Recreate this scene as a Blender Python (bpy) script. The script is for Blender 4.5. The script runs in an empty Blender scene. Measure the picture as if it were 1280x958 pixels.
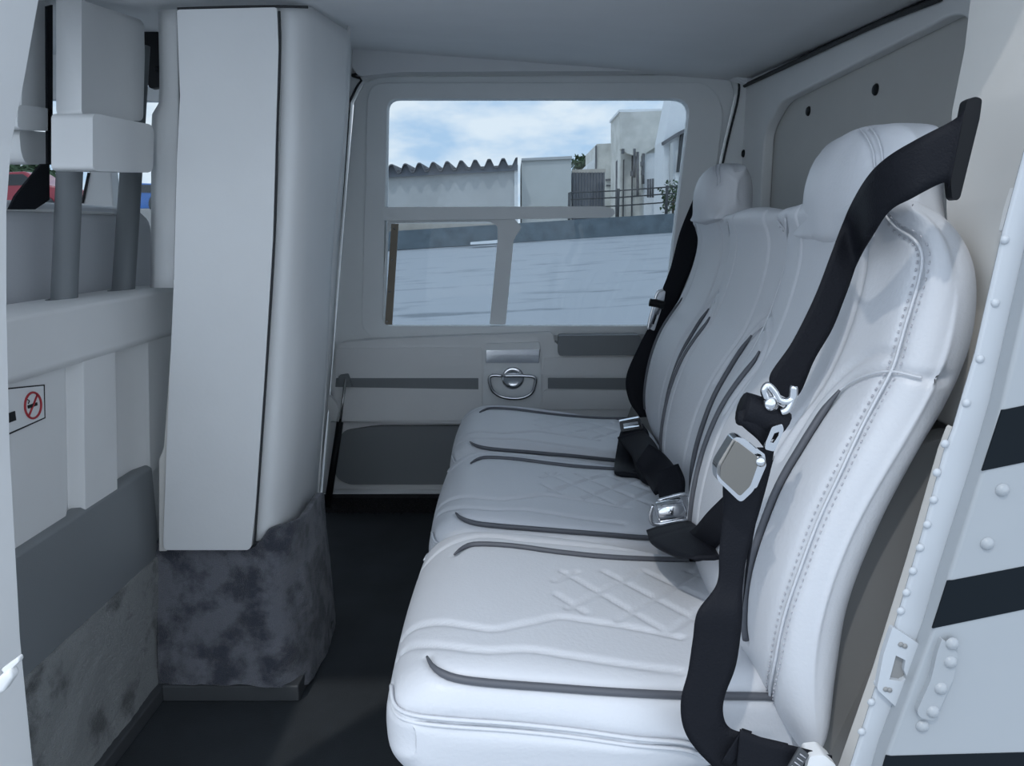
import bpy, bmesh, math, random
import numpy as np
from mathutils import Vector
from mathutils.bvhtree import BVHTree
from mathutils.geometry import tessellate_polygon
random.seed(3); rng = np.random.default_rng(3)
SC = bpy.context.scene; COL = SC.collection

# ------------------------------------------------------------ camera, sky, sun
CZ = 0.9; PITCH = math.radians(11.2); FP = 960.0
cd = bpy.data.cameras.new('camera'); cam = bpy.data.objects.new('camera', cd); COL.objects.link(cam)
cam.location = (0, 0, CZ); cam.rotation_euler = (math.pi/2 - PITCH, 0, 0)
cd.sensor_width = 36; cd.lens = 36*FP/1280; cd.clip_start = .02; cd.clip_end = 600
SC.camera = cam
vs = SC.view_settings; vs.view_transform = 'Standard'; vs.look = 'None'; vs.gamma = 1; vs.use_curve_mapping = False
vs.exposure = 0.85
SC.cycles.max_bounces = 10; SC.cycles.diffuse_bounces = 6

w = bpy.data.worlds.new('sky'); SC.world = w; w.use_nodes = True
nt = w.node_tree; nt.nodes.clear()
def N(t, ty, **kw):
    n = t.nodes.new(ty)
    for k, v in kw.items():
        if k in n.inputs.keys(): n.inputs[k].default_value = v
        else: setattr(n, k, v)
    return n
tc = N(nt, 'ShaderNodeTexCoord'); sx = N(nt, 'ShaderNodeSeparateXYZ'); nt.links.new(tc.outputs['Generated'], sx.inputs[0])
grad = N(nt, 'ShaderNodeValToRGB'); nt.links.new(sx.outputs['Z'], grad.inputs[0])
grad.color_ramp.elements[0].position = 0.0; grad.color_ramp.elements[0].color = (.52, .68, .86, 1)
grad.color_ramp.elements[1].position = 0.6; grad.color_ramp.elements[1].color = (.38, .55, .80, 1)
mp = N(nt, 'ShaderNodeMapping'); mp.inputs['Scale'].default_value = (1, 1, 2.6); nt.links.new(tc.outputs['Generated'], mp.inputs[0])
cl = N(nt, 'ShaderNodeTexNoise', Scale=8.0, Detail=9.0, Roughness=.58); nt.links.new(mp.outputs[0], cl.inputs['Vector'])
cr = N(nt, 'ShaderNodeValToRGB'); nt.links.new(cl.outputs['Fac'], cr.inputs[0])
cr.color_ramp.elements[0].position = .38; cr.color_ramp.elements[0].color = (0, 0, 0, 1)
cr.color_ramp.elements[1].position = .60; cr.color_ramp.elements[1].color = (1, 1, 1, 1)
mx = N(nt, 'ShaderNodeMix', data_type='RGBA'); nt.links.new(cr.outputs[0], mx.inputs['Factor'])
nt.links.new(grad.outputs[0], mx.inputs[6]); mx.inputs[7].default_value = (.86, .90, .95, 1)
bg = N(nt, 'ShaderNodeBackground', Strength=1.0); nt.links.new(mx.outputs[2], bg.inputs[0])
wo = N(nt, 'ShaderNodeOutputWorld'); nt.links.new(bg.outputs[0], wo.inputs[0])

sd = bpy.data.lights.new('sun', 'SUN'); sd.energy = 0.5; sd.angle = math.radians(1.5); sd.color = (1, .98, .95)
sun = bpy.data.objects.new('sun', sd); COL.objects.link(sun); sun.location = (-2, -5, 6)
SUNDIR = Vector((.28, .52, -.80))     # direction the light travels
sun.rotation_euler = SUNDIR.to_track_quat('-Z', 'Y').to_euler()

# ------------------------------------------------------------ helpers: rays of the lens used to measure the place
CAMC = np.array([0, 0, CZ]); _F = np.array([0, math.cos(PITCH), -math.sin(PITCH)]); _U = np.array([0, math.sin(PITCH), math.cos(PITCH)])
def ray(x, y): return _F + np.array([1., 0, 0])*(x-640)/FP + _U*(479-y)/FP
def PY(x, y, Y): r = ray(x, y); return CAMC + r*Y/r[1]
def PX(x, y, X): r = ray(x, y); return CAMC + r*X/r[0]
def PZ(x, y, Z): r = ray(x, y); return CAMC + r*(Z-CZ)/r[2]

def tag(o, label=None, cat=None, group=None, kind=None):
    if label: o['label'] = label
    if cat: o['category'] = cat
    if group: o['group'] = group
    if kind: o['kind'] = kind
    return o
def empty(name, loc=(0, 0, 0), label=None, cat=None, group=None, kind=None):
    o = bpy.data.objects.new(name, None); COL.objects.link(o); o.location = loc; o.empty_display_size = .1
    return tag(o, label, cat, group, kind)
def finish(o, parent):
    COL.objects.link(o)
    if parent is not None:
        o.parent = parent
        p = Vector((0, 0, 0)); q = parent
        while q is not None: p += q.location; q = q.parent
        o.location = -p
    return o
def mesh(name, v, f, m, parent=None, smooth=False, bevel=0, seg=2, solid=0, off=0, sub=0):
    me = bpy.data.meshes.new(name)
    me.from_pydata([tuple(map(float, a)) for a in v], [], [tuple(map(int, a)) for a in f]); me.update()
    bm = bmesh.new(); bm.from_mesh(me); bmesh.ops.recalc_face_normals(bm, faces=bm.faces); bm.to_mesh(me); bm.free()
    if m: me.materials.append(m)
    if smooth: me.polygons.foreach_set('use_smooth', [True]*len(me.polygons))
    o = bpy.data.objects.new(name, me); finish(o, parent)
    if solid: s = o.modifiers.new('s', 'SOLIDIFY'); s.thickness = solid; s.offset = off
    if sub: s = o.modifiers.new('u', 'SUBSURF'); s.levels = sub; s.render_levels = sub
    if bevel:
        b = o.modifiers.new('b', 'BEVEL'); b.width = bevel; b.segments = seg; b.limit_method = 'ANGLE'; b.angle_limit = math.radians(35)
        if not smooth: me.polygons.foreach_set('use_smooth', [True]*len(me.polygons)); o.modifiers.new('w', 'WEIGHTED_NORMAL')
    return o
def catmull(P, n=8, closed=False):
    P = np.array(P, float); out = []; L = len(P)
    rngi = range(L) if closed else range(L-1)
    for i in rngi:
        if closed: a, b, c, d = P[(i-1) % L], P[i], P[(i+1) % L], P[(i+2) % L]
        else: a = P[i-1] if i > 0 else 2*P[0]-P[1]; b, c = P[i], P[i+1]; d = P[i+2] if i+2 < L else 2*P[-1]-P[-2]
        for k in range(n):
            t = k/n
            out.append(.5*((2*b)+(c-a)*t+(2*a-5*b+4*c-d)*t*t+(-a+3*b-3*c+d)*t**3))
    if not closed: out.append(P[-1])
    return np.array(out)
def resample(P, n):
    P = np.array(P, float); d = np.r_[0, np.cumsum(np.linalg.norm(np.diff(P, axis=0), axis=1))]
    t = np.linspace(0, d[-1], n); return np.stack([np.interp(t, d, P[:, k]) for k in range(P.shape[1])], 1)
def tubevf(P, r, seg=8, caps=True):
    P = np.array(P, float); n = len(P); T = np.gradient(P, axis=0); T /= np.linalg.norm(T, axis=1)[:, None]+1e-12
    up = np.array([0, 0, 1.]) if abs(T[0][2]) < .9 else np.array([1., 0, 0]); V = []; Fc = []
    u = np.cross(T[0], up); u /= np.linalg.norm(u)
    rr = r if hasattr(r, '__len__') else [r]*n
    for i in range(n):
        u = u - T[i]*np.dot(u, T[i]); u /= np.linalg.norm(u); v = np.cross(T[i], u)
        for k in range(seg):
            a = 2*math.pi*k/seg; V.append(P[i]+rr[i]*(math.cos(a)*u+math.sin(a)*v))
    for i in range(n-1):
        for k in range(seg): Fc.append((i*seg+k, i*seg+(k+1) % seg, (i+1)*seg+(k+1) % seg, (i+1)*seg+k))
    if caps: Fc.append(tuple(range(seg))); Fc.append(tuple((n-1)*seg+k for k in range(seg)))
    return V, Fc
def tube(name, P, r, m, parent=None, seg=8, smooth=6):
    if smooth and len(P) > 2: P = catmull(P, smooth)
    V, Fc = tubevf(P, r, seg); return mesh(name, V, Fc, m, parent, smooth=True)
def joinvf(parts):
    V = []; Fc = []
    for v, f in parts:
        o = len(V); V += list(v); Fc += [tuple(a+o for a in q) for q in f]
    return V, Fc
def boxvf(a, b):
    (x0, y0, z0), (x1, y1, z1) = a, b
    v = [(x, y, z) for x in (x0, x1) for y in (y0, y1) for z in (z0, z1)]
    return v, [(0, 1, 3, 2), (4, 6, 7, 5), (0, 4, 5, 1), (2, 3, 7, 6), (0, 2, 6, 4), (1, 5, 7, 3)]
def box(name, a, b, m, parent=None, bevel=.004, seg=2, **k): v, f = boxvf(a, b); return mesh(name, v, f, m, parent, bevel=bevel, seg=seg, **k)
def slabvf(front, back, holes_f=(), holes_b=()):
    """front/back: matching 3-D loops; holes likewise"""
    loops = [list(front)]+[list(h) for h in holes_f]; lb = [list(back)]+[list(h) for h in holes_b]
    tri = tessellate_polygon([[Vector(p) for p in l] for l in loops])
    V = [p for l in loops for p in l]; n = len(V); V += [p for l in lb for p in l]
    Fc = [tuple(t) for t in tri]+[tuple(i+n for i in reversed(t)) for t in tri]; o = 0
    for l in loops:
        k = len(l)
        for i in range(k): Fc.append((o+i, o+(i+1) % k, n+o+(i+1) % k, n+o+i))
        o += k
    return V, Fc
def roundpoly(pts, r, k=5):
    """round 2-D polygon corners; r scalar or list"""
    pts = [np.array(p, float) for p in pts]; out = []; n = len(pts)
    for i, p in enumerate(pts):
        rr = r[i] if hasattr(r, '__len__') else r
        a = pts[i-1]-p; b = pts[(i+1) % n]-p; la, lb_ = np.linalg.norm(a), np.linalg.norm(b)
        d = min(rr, la*.49, lb_*.49)
        if d < 1e-6: out.append(p); continue
        s, e = p+a/la*d, p+b/lb_*d
        for q in range(k+1): t = q/k; out.append((1-t)**2*s+2*t*(1-t)*p+t*t*e)
    return out
def slab(name, px, Y, depth, m, parent=None, r=0, bevel=.003, holes=(), hr=0, seg=2):
    """polygon measured on the plane Y, extruded away from it by depth"""
    pp = roundpoly(px, r) if r else px
    fr = [PY(x, y, Y) for x, y in pp]; bk = [p+np.array([0, depth, 0]) for p in fr]
    hf = []; hb = []
    for h in holes:
        hp = roundpoly(h, hr) if hr else h
        a = [PY(x, y, Y) for x, y in hp]; hf.append(a); hb.append([p+np.array([0, depth, 0]) for p in a])
    v, f = slabvf(fr, bk, hf, hb); return mesh(name, v, f, m, parent, bevel=bevel, seg=seg)
def loft(name, lines, m, parent=None, solid=.01, off=0, smooth=True, sub=0, n=24, bevel=0):
    """surface through several polylines (each list of 3-D points)"""
    L = [resample(catmull(l, 6) if len(l) > 2 else l, n) for l in lines]; V = [p for l in L for p in l]; Fc = []
    for i in range(len(L)-1):
        for j in range(n-1): Fc.append((i*n+j, i*n+j+1, (i+1)*n+j+1, (i+1)*n+j))
    return mesh(name, V, Fc, m, parent, smooth=smooth, solid=solid, off=off, sub=sub, bevel=bevel)
def lathe(name, prof, loc, axis, m, parent=None, seg=24):
    ax = Vector(axis).normalized(); q = Vector((0, 0, 1)).rotation_difference(ax); V = []; Fc = []; n = len(prof)
    for k in range(seg):
        a = 2*math.pi*k/seg
        for r, z in prof: V.append(tuple(Vector(loc)+q @ Vector((r*math.cos(a), r*math.sin(a), z))))
    for k in range(seg):
        for j in range(n-1): Fc.append((k*n+j, ((k+1) % seg)*n+j, ((k+1) % seg)*n+j+1, k*n+j+1))
    return mesh(name, V, Fc, m, parent, smooth=True)
def copy_tree(o, parent=None):
    c = o.copy(); COL.objects.link(c); c.parent = parent
    for ch in list(o.children): copy_tree(ch, c)
    return c

# ------------------------------------------------------------ materials
def mat(name, col, rough=.5, metal=0, bump=0, bscale=60, var=0, vscale=4, spec=.5, coat=0, sheen=0, col2=None, detail=4, stretch=(1, 1, 1), lo=.35, hi=.65):
    m = bpy.data.materials.new(name); m.use_nodes = True; t = m.node_tree; b = t.nodes['Principled BSDF']
    b.inputs['Base Color'].default_value = (*col, 1); b.inputs['Roughness'].default_value = rough; b.inputs['Metallic'].default_value = metal
    b.inputs['Specular IOR Level'].default_value = spec; b.inputs['Coat Weight'].default_value = coat; b.inputs['Sheen Weight'].default_value = sheen
    c = N(t, 'ShaderNodeTexCoord'); mpp = N(t, 'ShaderNodeMapping'); mpp.inputs['Scale'].default_value = stretch; t.links.new(c.outputs['Object'], mpp.inputs[0])
    nz = N(t, 'ShaderNodeTexNoise', Scale=vscale, Detail=detail, Roughness=.6); t.links.new(mpp.outputs[0], nz.inputs['Vector'])
    rp = N(t, 'ShaderNodeValToRGB'); t.links.new(nz.outputs['Fac'], rp.inputs[0])
    c2 = col2 if col2 else tuple(max(0, x*(1-(var or .04))) for x in col)
    rp.color_ramp.elements[0].position = lo; rp.color_ramp.elements[1].position = hi
    rp.color_ramp.elements[0].color = (*c2, 1); rp.color_ramp.elements[1].color = (*col, 1)
    t.links.new(rp.outputs[0], b.inputs['Base Color'])
    if bump:
        n2 = N(t, 'ShaderNodeTexNoise', Scale=bscale, Detail=3.0); t.links.new(mpp.outputs[0], n2.inputs['Vector'])
        bp = N(t, 'ShaderNodeBump', Strength=bump, Distance=.004); t.links.new(n2.outputs['Fac'], bp.inputs['Height']); t.links.new(bp.outputs[0], b.inputs['Normal'])
    return m
M = {}
M['leather'] = mat('white_leather', (.655, .67, .70), .42, bump=.12, bscale=220, var=.03, vscale=5)
M['pipe'] = mat('grey_piping', (.10, .105, .12), .5)
M['trim'] = mat('white_trim', (.84, .845, .84), .5, bump=.06, bscale=120, var=.05, vscale=3)
M['cream'] = mat('cream_trim', (.76, .74, .70), .55, var=.05)
M['white'] = mat('white_paint', (.82, .82, .81), .4, var=.04)
M['head'] = mat('headliner', (.84, .85, .86), .75, bump=.08, bscale=300, var=.04)
M['door'] = mat('door_plastic', (.85, .87, .87), .5, bump=.04, bscale=200, var=.04)
M['rear'] = mat('rear_panel', (.60, .595, .57), .7, var=.05)
M['gray'] = mat('grey_vinyl', (.22, .235, .245), .55, bump=.05, bscale=300)
M['midgray'] = mat('grey_plastic', (.27, .27, .265), .5, var=.05)
M['post'] = mat('grey_post', (.17, .185, .195), .45)
M['carpet'] = mat('plush_carpet', (.17, .175, .20), .95, bump=1.0, bscale=420, col2=(.045, .05, .068), vscale=17, detail=12, sheen=.3, lo=.42, hi=.56)
M['carpet2'] = mat('plush_carpet_grey', (.27, .28, .275), .95, bump=1.0, bscale=420, col2=(.08, .085, .085), vscale=11, detail=12, sheen=.2, lo=.34, hi=.46)
M['floor'] = mat('dark_floor_carpet', (.040, .046, .052), .75, bump=.3, bscale=400, var=.3, vscale=5)
M['plinth'] = mat('plinth_vinyl', (.07, .075, .08), .5)
M['black'] = mat('black_webbing', (.007, .008, .012), .65, bump=.25, bscale=500, spec=.2)
M['blackp'] = mat('black_plastic', (.006, .007, .009), .5, spec=.25)
M['chrome'] = mat('chrome', (.75, .76, .78), .12, 1.0)
M['plate'] = mat('brushed_plate', (.30, .28, .25), .3, 1.0)
M['rod'] = mat('steel_rod', (.5, .5, .5), .25, 1.0)
M['skin'] = mat('outer_skin_paint', (.37, .395, .415), .35, var=.04, coat=.3)
M['jamb'] = mat('jamb_paint', (.52, .55, .58), .35, var=.04, coat=.3)
M['stripe'] = mat('black_stripe', (.006, .010, .014), .6, spec=.15)
M['fur'] = mat('black_fur', (.01, .01, .012), .95, bump=1, bscale=200)
M['brown'] = mat('brown_rail', (.26, .22, .17), .6)
M['seal'] = mat('dark_rubber', (.03, .032, .035), .7)
def glassmat():
    m = bpy.data.materials.new('window_glass'); m.use_nodes = True; t = m.node_tree; t.nodes.clear()
    tr = N(t, 'ShaderNodeBsdfTransparent'); tr.inputs[0].default_value = (.68, .72, .745, 1); gl = N(t, 'ShaderNodeBsdfGlossy', Roughness=.02)
    fr = N(t, 'ShaderNodeFresnel', IOR=1.25); mi = N(t, 'ShaderNodeMixShader'); o = N(t, 'ShaderNodeOutputMaterial')
    t.links.new(fr.outputs[0], mi.inputs[0]); t.links.new(tr.outputs[0], mi.inputs[1]); t.links.new(gl.outputs[0], mi.inputs[2]); t.links.new(mi.outputs[0], o.inputs[0]); return m
M['glass'] = glassmat()

YF = 2.40          # inner face of the far door
YN = .62           # near door opening
XB = -.709         # forward bulkhead
XR = .69           # rear bulkhead

# ------------------------------------------------------------ the setting
box('floor', (-2.3, YN-.02, -.05), (.75, YF+.1, 0), M['floor'], bevel=0); bpy.data.objects['floor']['kind'] = 'structure'
# ceiling: a vaulted headliner
def ceilz(x, y):
    s = np.clip((y-1.25)/(2.4-1.25), 0, 1); u = np.clip((x+.6)/(1.29), 0, 1)
    return (1.262*(1-s)+1.43*s)*(1-u)+(1.268*(1-s)+1.335*s)*u + .0*u
nx, ny = 24, 24; V = []; Fc = []
xs = np.linspace(-2.3, XR, nx); ys = np.linspace(YN-.02, YF+.12, ny)
for x in xs:
    for y in ys: V.append((x, y, ceilz(x, y)))
for i in range(nx-1):
    for j in range(ny-1): Fc.append((i*ny+j, i*ny+j+1, (i+1)*ny+j+1, (i+1)*ny+j))
tag(mesh('ceiling', V, Fc, M['head'], smooth=True, solid=.03, off=1), kind='structure')
box('trim_4', (-2.4, YN-.06, 1.50), (.95, YF+.2, 1.56), M['skin'], bevel=.01); tag(bpy.data.objects['trim_4'], kind='structure')

# rear bulkhead: frame with a shallow recessed panel
rb = empty('wall_right', (XR, 1.4, 0), kind='structure')
box('wall_panel', (XR+.03, YN, 0), (XR+.06, YF+.1, 1.45), M['rear'], rb, bevel=0)
def inX(p, X): return np.array([X, p[1], p[2]])
hole = [(948, 300), (955, 165), (975, 128), (1190, 18), (1212, 22), (1200, 300), (1100, 640), (960, 560)]
hole3 = [PX(x, y, XR) for x, y in hole]
# frame in the YZ plane
hy = roundpoly([(p[1], p[2]) for p in hole3], .04); outer = [(YN, 0), (YF+.05, 0), (YF+.05, 1.45), (YN, 1.45)]
f_ = [(XR, a, b) for a, b in outer]; b_ = [(XR+.03, a, b) for a, b in outer]
v, f = slabvf(f_, b_, [[(XR, a, b) for a, b in hy]], [[(XR+.03, a, b) for a, b in hy]])
mesh('wall_frame', v, f, M['trim'], rb, bevel=.006)
tube('ceiling_seal', [PX(1175, -2, XR-.006), PX(1100, 28, XR-.006), PX(1010, 70, XR-.006), PX(931, 107, XR-.006)], .006, M['seal'], rb, smooth=4)
for i, (x, y) in enumerate([(1094, 112), (1010, 139), (929, 192)]):
    p = PX(x, y, XR+(.028 if i < 2 else -.002)); lathe('plug', [(0, .004), (.009, .003), (.0115, 0), (.0115, -.004)], p, (-1, 0, 0), M['blackp'], rb, 16)

# far side wall round the door
wf = empty('wall_far', (0, YF, 0), kind='structure')
dl = [(437, 128), (452, 101), (475, 92), (890, 90), (917, 97), (923, 118), (905, 196), (880, 330), (850, 620), (398, 622), (410, 470), (428, 250)]
fo = [(-1.0, 0.0), (.72, 0.0), (.72, 1.50), (-1.0, 1.50)]
frp = [PY(x, y, YF-.012) for x, y in dl]; frp = [np.array([p[0], YF-.012, max(p[2], .02)]) for p in frp]
out3 = [np.array([a, YF-.012, b]) for a, b in fo]
v, f = slabvf(out3, [p+np.array([0, .06, 0]) for p in out3], [frp], [[p+np.array([0, .06, 0]) for p in frp]])
mesh('wall_surround', v, f, M['door'], wf, bevel=.004)
tube('door_seal', [p+np.array([0, -.003, 0]) for p in frp[:9]]+[], .0035, M['seal'], wf, smooth=5)
tube('door_seal', [frp[9]+np.array([0, -.003, 0]), frp[10]+np.array([0, -.003, 0]), frp[11]+np.array([0, -.003, 0]), frp[0]+np.array([0, -.003, 0])], .0035, M['seal'], wf, smooth=5)
# header rail over the door
slab('header_rail', [(430, 58), (480, 58), (600, 56), (690, 48), (960, 44), (985, 60), (985, 96), (940, 108), (900, 88), (500, 90), (445, 96)], YF-.05, .05, M['head'], wf, r=12, bevel=.012, seg=4)
slab('header_rail', [(855, 48), (960, 46), (984, 62), (984, 94), (940, 106), (905, 88), (855, 87)], YF-.062, .02, M['head'], wf, r=14, bevel=.008, seg=3)

# the far door
dr = empty('door_1', (0, YF, 0), kind='structure')
win = [(487, 123), (862, 123), (866, 150), (828, 415), (478, 410)]
win_r = [16, 22, 10, 12, 12]
def winloops(gr=0): return roundpoly([(484, 123), (864, 123), (830, 408), (480, 408)], [14, 22, 16, 12])
Wl = winloops()
dpx = [(442, 128), (455, 103), (476, 95), (888, 93), (914, 100), (919, 118), (901, 196), (876, 330), (846, 618), (402, 618), (414, 470), (432, 250)]
def loopY(px, Y): return [PY(x, y, Y) for x, y in px]
d3 = loopY(dpx, YF); h3 = loopY(Wl, YF)
sh_ = np.array([0, .05, 0])
v, f = slabvf(d3, [p+sh_ for p in d3], [h3], [[p+sh_ for p in h3]]); mesh('door_panel', v, f, M['door'], dr, bevel=.006, seg=3)
# raised moulding round the window
def scaleloop(L, s, cx=662, cy=265, dx=0, dy=0): return [(cx+(x-cx)*s+dx, cy+(y-cy)*(s+.03)+dy) for x, y in L]
o1 = roundpoly([(460, 104), (886, 103), (905, 135), (868, 418), (640, 420), (480, 428), (452, 414)], [22, 26, 20, 20, 6, 20, 20])
i1 = roundpoly([(484, 123), (864, 123), (830, 408), (478, 408)], [14, 22, 16, 12])
a3 = loopY(o1, YF-.012); b3 = loopY(i1, YF-.012)
v, f = slabvf(a3, [p+np.array([0, .014, 0]) for p in a3], [b3], [[p+np.array([0, .014, 0]) for p in b3]]); mesh('window_frame', v, f, M['door'], dr, bevel=.007, seg=3)
# glass, sliding pane, bars
gl_ = loopY(roundpoly([(480, 119), (868, 119), (834, 412), (476, 412)], 16), YF+.03)
v, f = slabvf(gl_, [p+np.array([0, .004, 0]) for p in gl_]); mesh('pane', v, f, M['glass'], dr)
bar = slab('window_bar', [(478, 259), (755, 258), (767, 261), (769, 267), (764, 272), (640, 274), (478, 276)], YF-.030, .05, M['door'], dr, r=5, bevel=.014, seg=5)
slab('window_bar', [(484, 276), (500, 270), (640, 270), (652, 284), (642, 300), (632, 406), (612, 406), (622, 300), (622, 283), (612, 277), (492, 279), (484, 290), (480, 406), (476, 406)], YF-.004, .028, M['door'], dr, r=3, bevel=.003)
box('slide_rail', PY(483, 404, YF-.012), PY(492, 404, YF-.012)+np.array([0, .01, .003]), M['brown'], dr) if False else None
rl = slab('slide_rail', [(489, 280), (498, 280), (490, 406), (481, 406)], YF-.010, .008, M['brown'], dr, bevel=.001)
for (x, y) in [(493, 286), (490, 325), (487, 365), (484, 402)]: lathe('screw', [(0, .002), (.003, .0015), (.0035, 0)], PY(x, y, YF-.0102), (0, -1, 0), M['rod'], rl, 10)
# lower trim of the door: an armrest shelf that stands proud
slab('arm_shelf', [(424, 429), (480, 424), (690, 416), (694, 430), (800, 446), (800, 527), (600, 530), (418, 527), (414, 470)], YF-.055, .055, M['trim'], dr, r=4, bevel=.007, seg=3)
slab('trim_panel', [(420, 436), (602, 434), (603, 526), (416, 526)], YF-.061, .012, M['trim'], dr, r=4, bevel=.004)
slab('trim_panel', [(680, 447), (800, 447), (800, 470), (680, 470)], YF-.061, .012, M['trim'], dr, r=3, bevel=.004)
slab('trim_panel', [(680, 488), (800, 488), (800, 512), (680, 512)], YF-.061, .012, M['trim'], dr, r=3, bevel=.004)
tag(slab('armrest_pad', [(698, 420), (800, 419), (808, 444), (698, 445)], YF-.085, .05, M['gray'], dr, r=4, bevel=.008, seg=3), 'dark grey armrest pad')
tag(slab('stripe_inlay', [(420, 473), (598, 473), (598, 487), (419, 484)], YF-.0635, .006, M['gray'], dr, bevel=.001), 'dark grey stripe')
tag(slab('stripe_inlay', [(685, 473), (790, 473), (790, 487), (685, 486)], YF-.0635, .006, M['gray'], dr, bevel=.001), 'dark grey stripe')
slab('cover_plate', [(548, 445), (578, 444), (578, 458), (547, 459)], YF-.064, .006, M['trim'], dr, r=2, bevel=.002)
lt = slab('latch_plate', [(606, 430), (675, 428), (677, 500), (672, 513), (603, 513)], YF-.066, .014, M['door'], dr, r=3, bevel=.003)
slab('chrome_strip', [(607, 438), (675, 437), (674, 454), (607, 454)], YF-.070, .006, M['chrome'], lt, bevel=.002)
lathe('latch_disc', [(0, .0015), (.012, .0015), (.022, .003), (.031, .0045), (.034, .003), (.036, 0)], PY(641, 473, YF-.066), (0, -1, 0), M['chrome'], lt)
hp = [(628, 470), (614, 470), (612, 478), (617, 490), (630, 497), (650, 498), (664, 492), (669, 480), (668, 472), (655, 470), (628, 470)]
tube('latch_handle', [PY(x, y, YF-.078) for x, y in hp], .0055, M['chrome'], lt, smooth=6)
# map pocket under the shelf
slab('lower_panel', [(412, 528), (800, 528), (800, 612), (405, 612)], YF-.016, .02, M['trim'], dr, r=3, bevel=.004)
tag(slab('map_pocket', [(425, 540), (470, 533), (590, 533), (700, 535), (700, 606), (434, 606), (418, 596)], YF-.034, .022, M['gray'], dr, r=12, bevel=.008, seg=3), 'dark grey map pocket')
# furry sill strip
fv = []; ff = []
for k in range(2600):
    x = random.uniform(-.66, .30); z = random.uniform(.0, .052); y = YF-.03+random.uniform(-.012, .0)
    d = Vector((random.gauss(0, .5), -1+random.gauss(0, .3), random.gauss(.35, .6))).normalized()*random.uniform(.008, .02); s = .0012
    i = len(fv); fv += [(x-s, y, z), (x+s, y, z), (x+d.x, y+d.y, z+d.z)]; ff.append((i, i+1, i+2))
fb, fbf = boxvf((-.66, YF-.03, .0), (.30, YF+.01, .05)); i = len(fv); fv += fb; ff += [tuple(a+i for a in q) for q in fbf]
tag(mesh('sill_fur', fv, ff, M['fur'], dr), kind='stuff')

# ------------------------------------------------------------ forward bulkhead on the left
wl = empty('wall_left', (XB, 1.0, 0), kind='structure')
def yb(px): return PX(px, 600, XB)[1]
ys_ = [YN-.02, yb(79), yb(96), yb(99), yb(137), yb(140), yb(168), yb(181), yb(183), 1.62]
xo = [0, 0, -.016, .010, .010, -.014, -.014, .0, .006, .006]
def yat(px, z): return (XB*960/(px-640)+(z-CZ)*math.sin(PITCH))/math.cos(PITCH)
rx = [None, 79, 95, 98, 137, 139, 168, 180, 182, None]
lines = []
for i in range(len(rx)):
    ya = ys_[i] if rx[i] is None else yat(rx[i], .44); yb2_ = ys_[i] if rx[i] is None else yat(rx[i]-3, .70)
    lines.append([(XB+xo[i], ya, .44), (XB+xo[i], yb2_, .70)])
loft('ribbed_panel', lines, M['white'], wl, solid=.008, off=0, smooth=False, n=2, bevel=.0015)
box('wall_core', (XB-.035, YN, 0), (XB-.02, 1.6, .70), M['white'], wl)
# slightly sloped beam along the top
pr = [(XB-.10, .785), (XB+.004, .792), (XB+.022, .782), (XB+.022, .70), (XB+.012, .690), (XB-.10, .690)]
v, f = slabvf([(a, YN, b) for a, b in pr], [(a, 1.62, b) for a, b in pr]); mesh('top_beam', v, f, M['white'], wl, bevel=.005, seg=3)
pr = [(XB-.01, .27), (XB+.012, .262), (XB+.016, .30), (XB+.016, .452), (XB+.006, .458), (XB-.01, .458)]
v, f = slabvf([(a, YN, b) for a, b in pr], [(a, 1.42, b) for a, b in pr]); tag(mesh('grey_panel', v, f, M['gray'], wl, bevel=.003), 'flat dark grey kick panel')
# plush lower covering with soft lumps
def lumpy(name, P, m, parent, amp=.006, seed=0, k=60):
    """P: function (s,t)->3-D point; grid k x k"""
    from mathutils import noise
    V = []; Fc = []
    for i in range(k+1):
        for j in range(k+1):
            q = np.array(P(i/k, j/k)); n_ = noise.noise(Vector(q*14)+Vector((seed, 0, 0)))*amp+noise.noise(Vector(q*60))*amp*.35+noise.noise(Vector(q*170))*amp*.2
            V.append(q+n_*np.array(P.n))
    for i in range(k):
        for j in range(k): a = i*(k+1)+j; Fc.append((a, a+1, a+k+2, a+k+1))
    return mesh(name, V, Fc, m, parent, smooth=True, solid=.012, off=0)
def Pf(s, t): return (XB+.012-(1-t)*.004, YN+(1.46-YN)*s, .02+.255*t)
Pf.n = (1, 0, 0); lumpy('plush_covering', Pf, M['carpet2'], wl, .007, 2, 110)
box('foot_strip', (XB, YN, 0), (XB+.03, 1.42, .03), M['plinth'], wl)

# no-smoking placard
pl = empty('no_smoking_placard', (XB+.003, yb(35), .56), 'small pale placard with a red no-smoking symbol below the white beam', 'sign')
def onx(px, py, X): return PX(px, py, X)
q = [(2, 486), (56, 481), (57, 523), (2, 548)]
fr_ = [onx(x, y, XB+.006) for x, y in q]; v, f = slabvf(fr_, [p-np.array([.004, 0, 0]) for p in fr_]); mesh('plate', v, f, M['blackp'], pl)
q = [(1, 488), (54.5, 482.5), (55.5, 522), (1, 546)]; fr_ = [onx(x, y, XB+.007) for x, y in q]; v, f = slabvf(fr_, [p-np.array([.003, 0, 0]) for p in fr_]); mesh('face', v, f, M['trim'], pl)
M['red'] = mat('red_print', (.45, .03, .04), .5)
cc = onx(41.5, 507, XB+.008); rr_ = .5*abs(onx(31, 507, XB)[1]-onx(51.5, 507, XB)[1])
tube('ring', [cc+np.array([0, rr_*math.cos(a), rr_*math.sin(a)]) for a in np.linspace(0, 2*math.pi, 33)], .0016, M['red'], pl, smooth=0)
tube('slash', [cc+np.array([0, rr_*.7, rr_*.72]), cc-np.array([0, rr_*.7, rr_*.72])], .0013, M['red'], pl, smooth=0)
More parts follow.
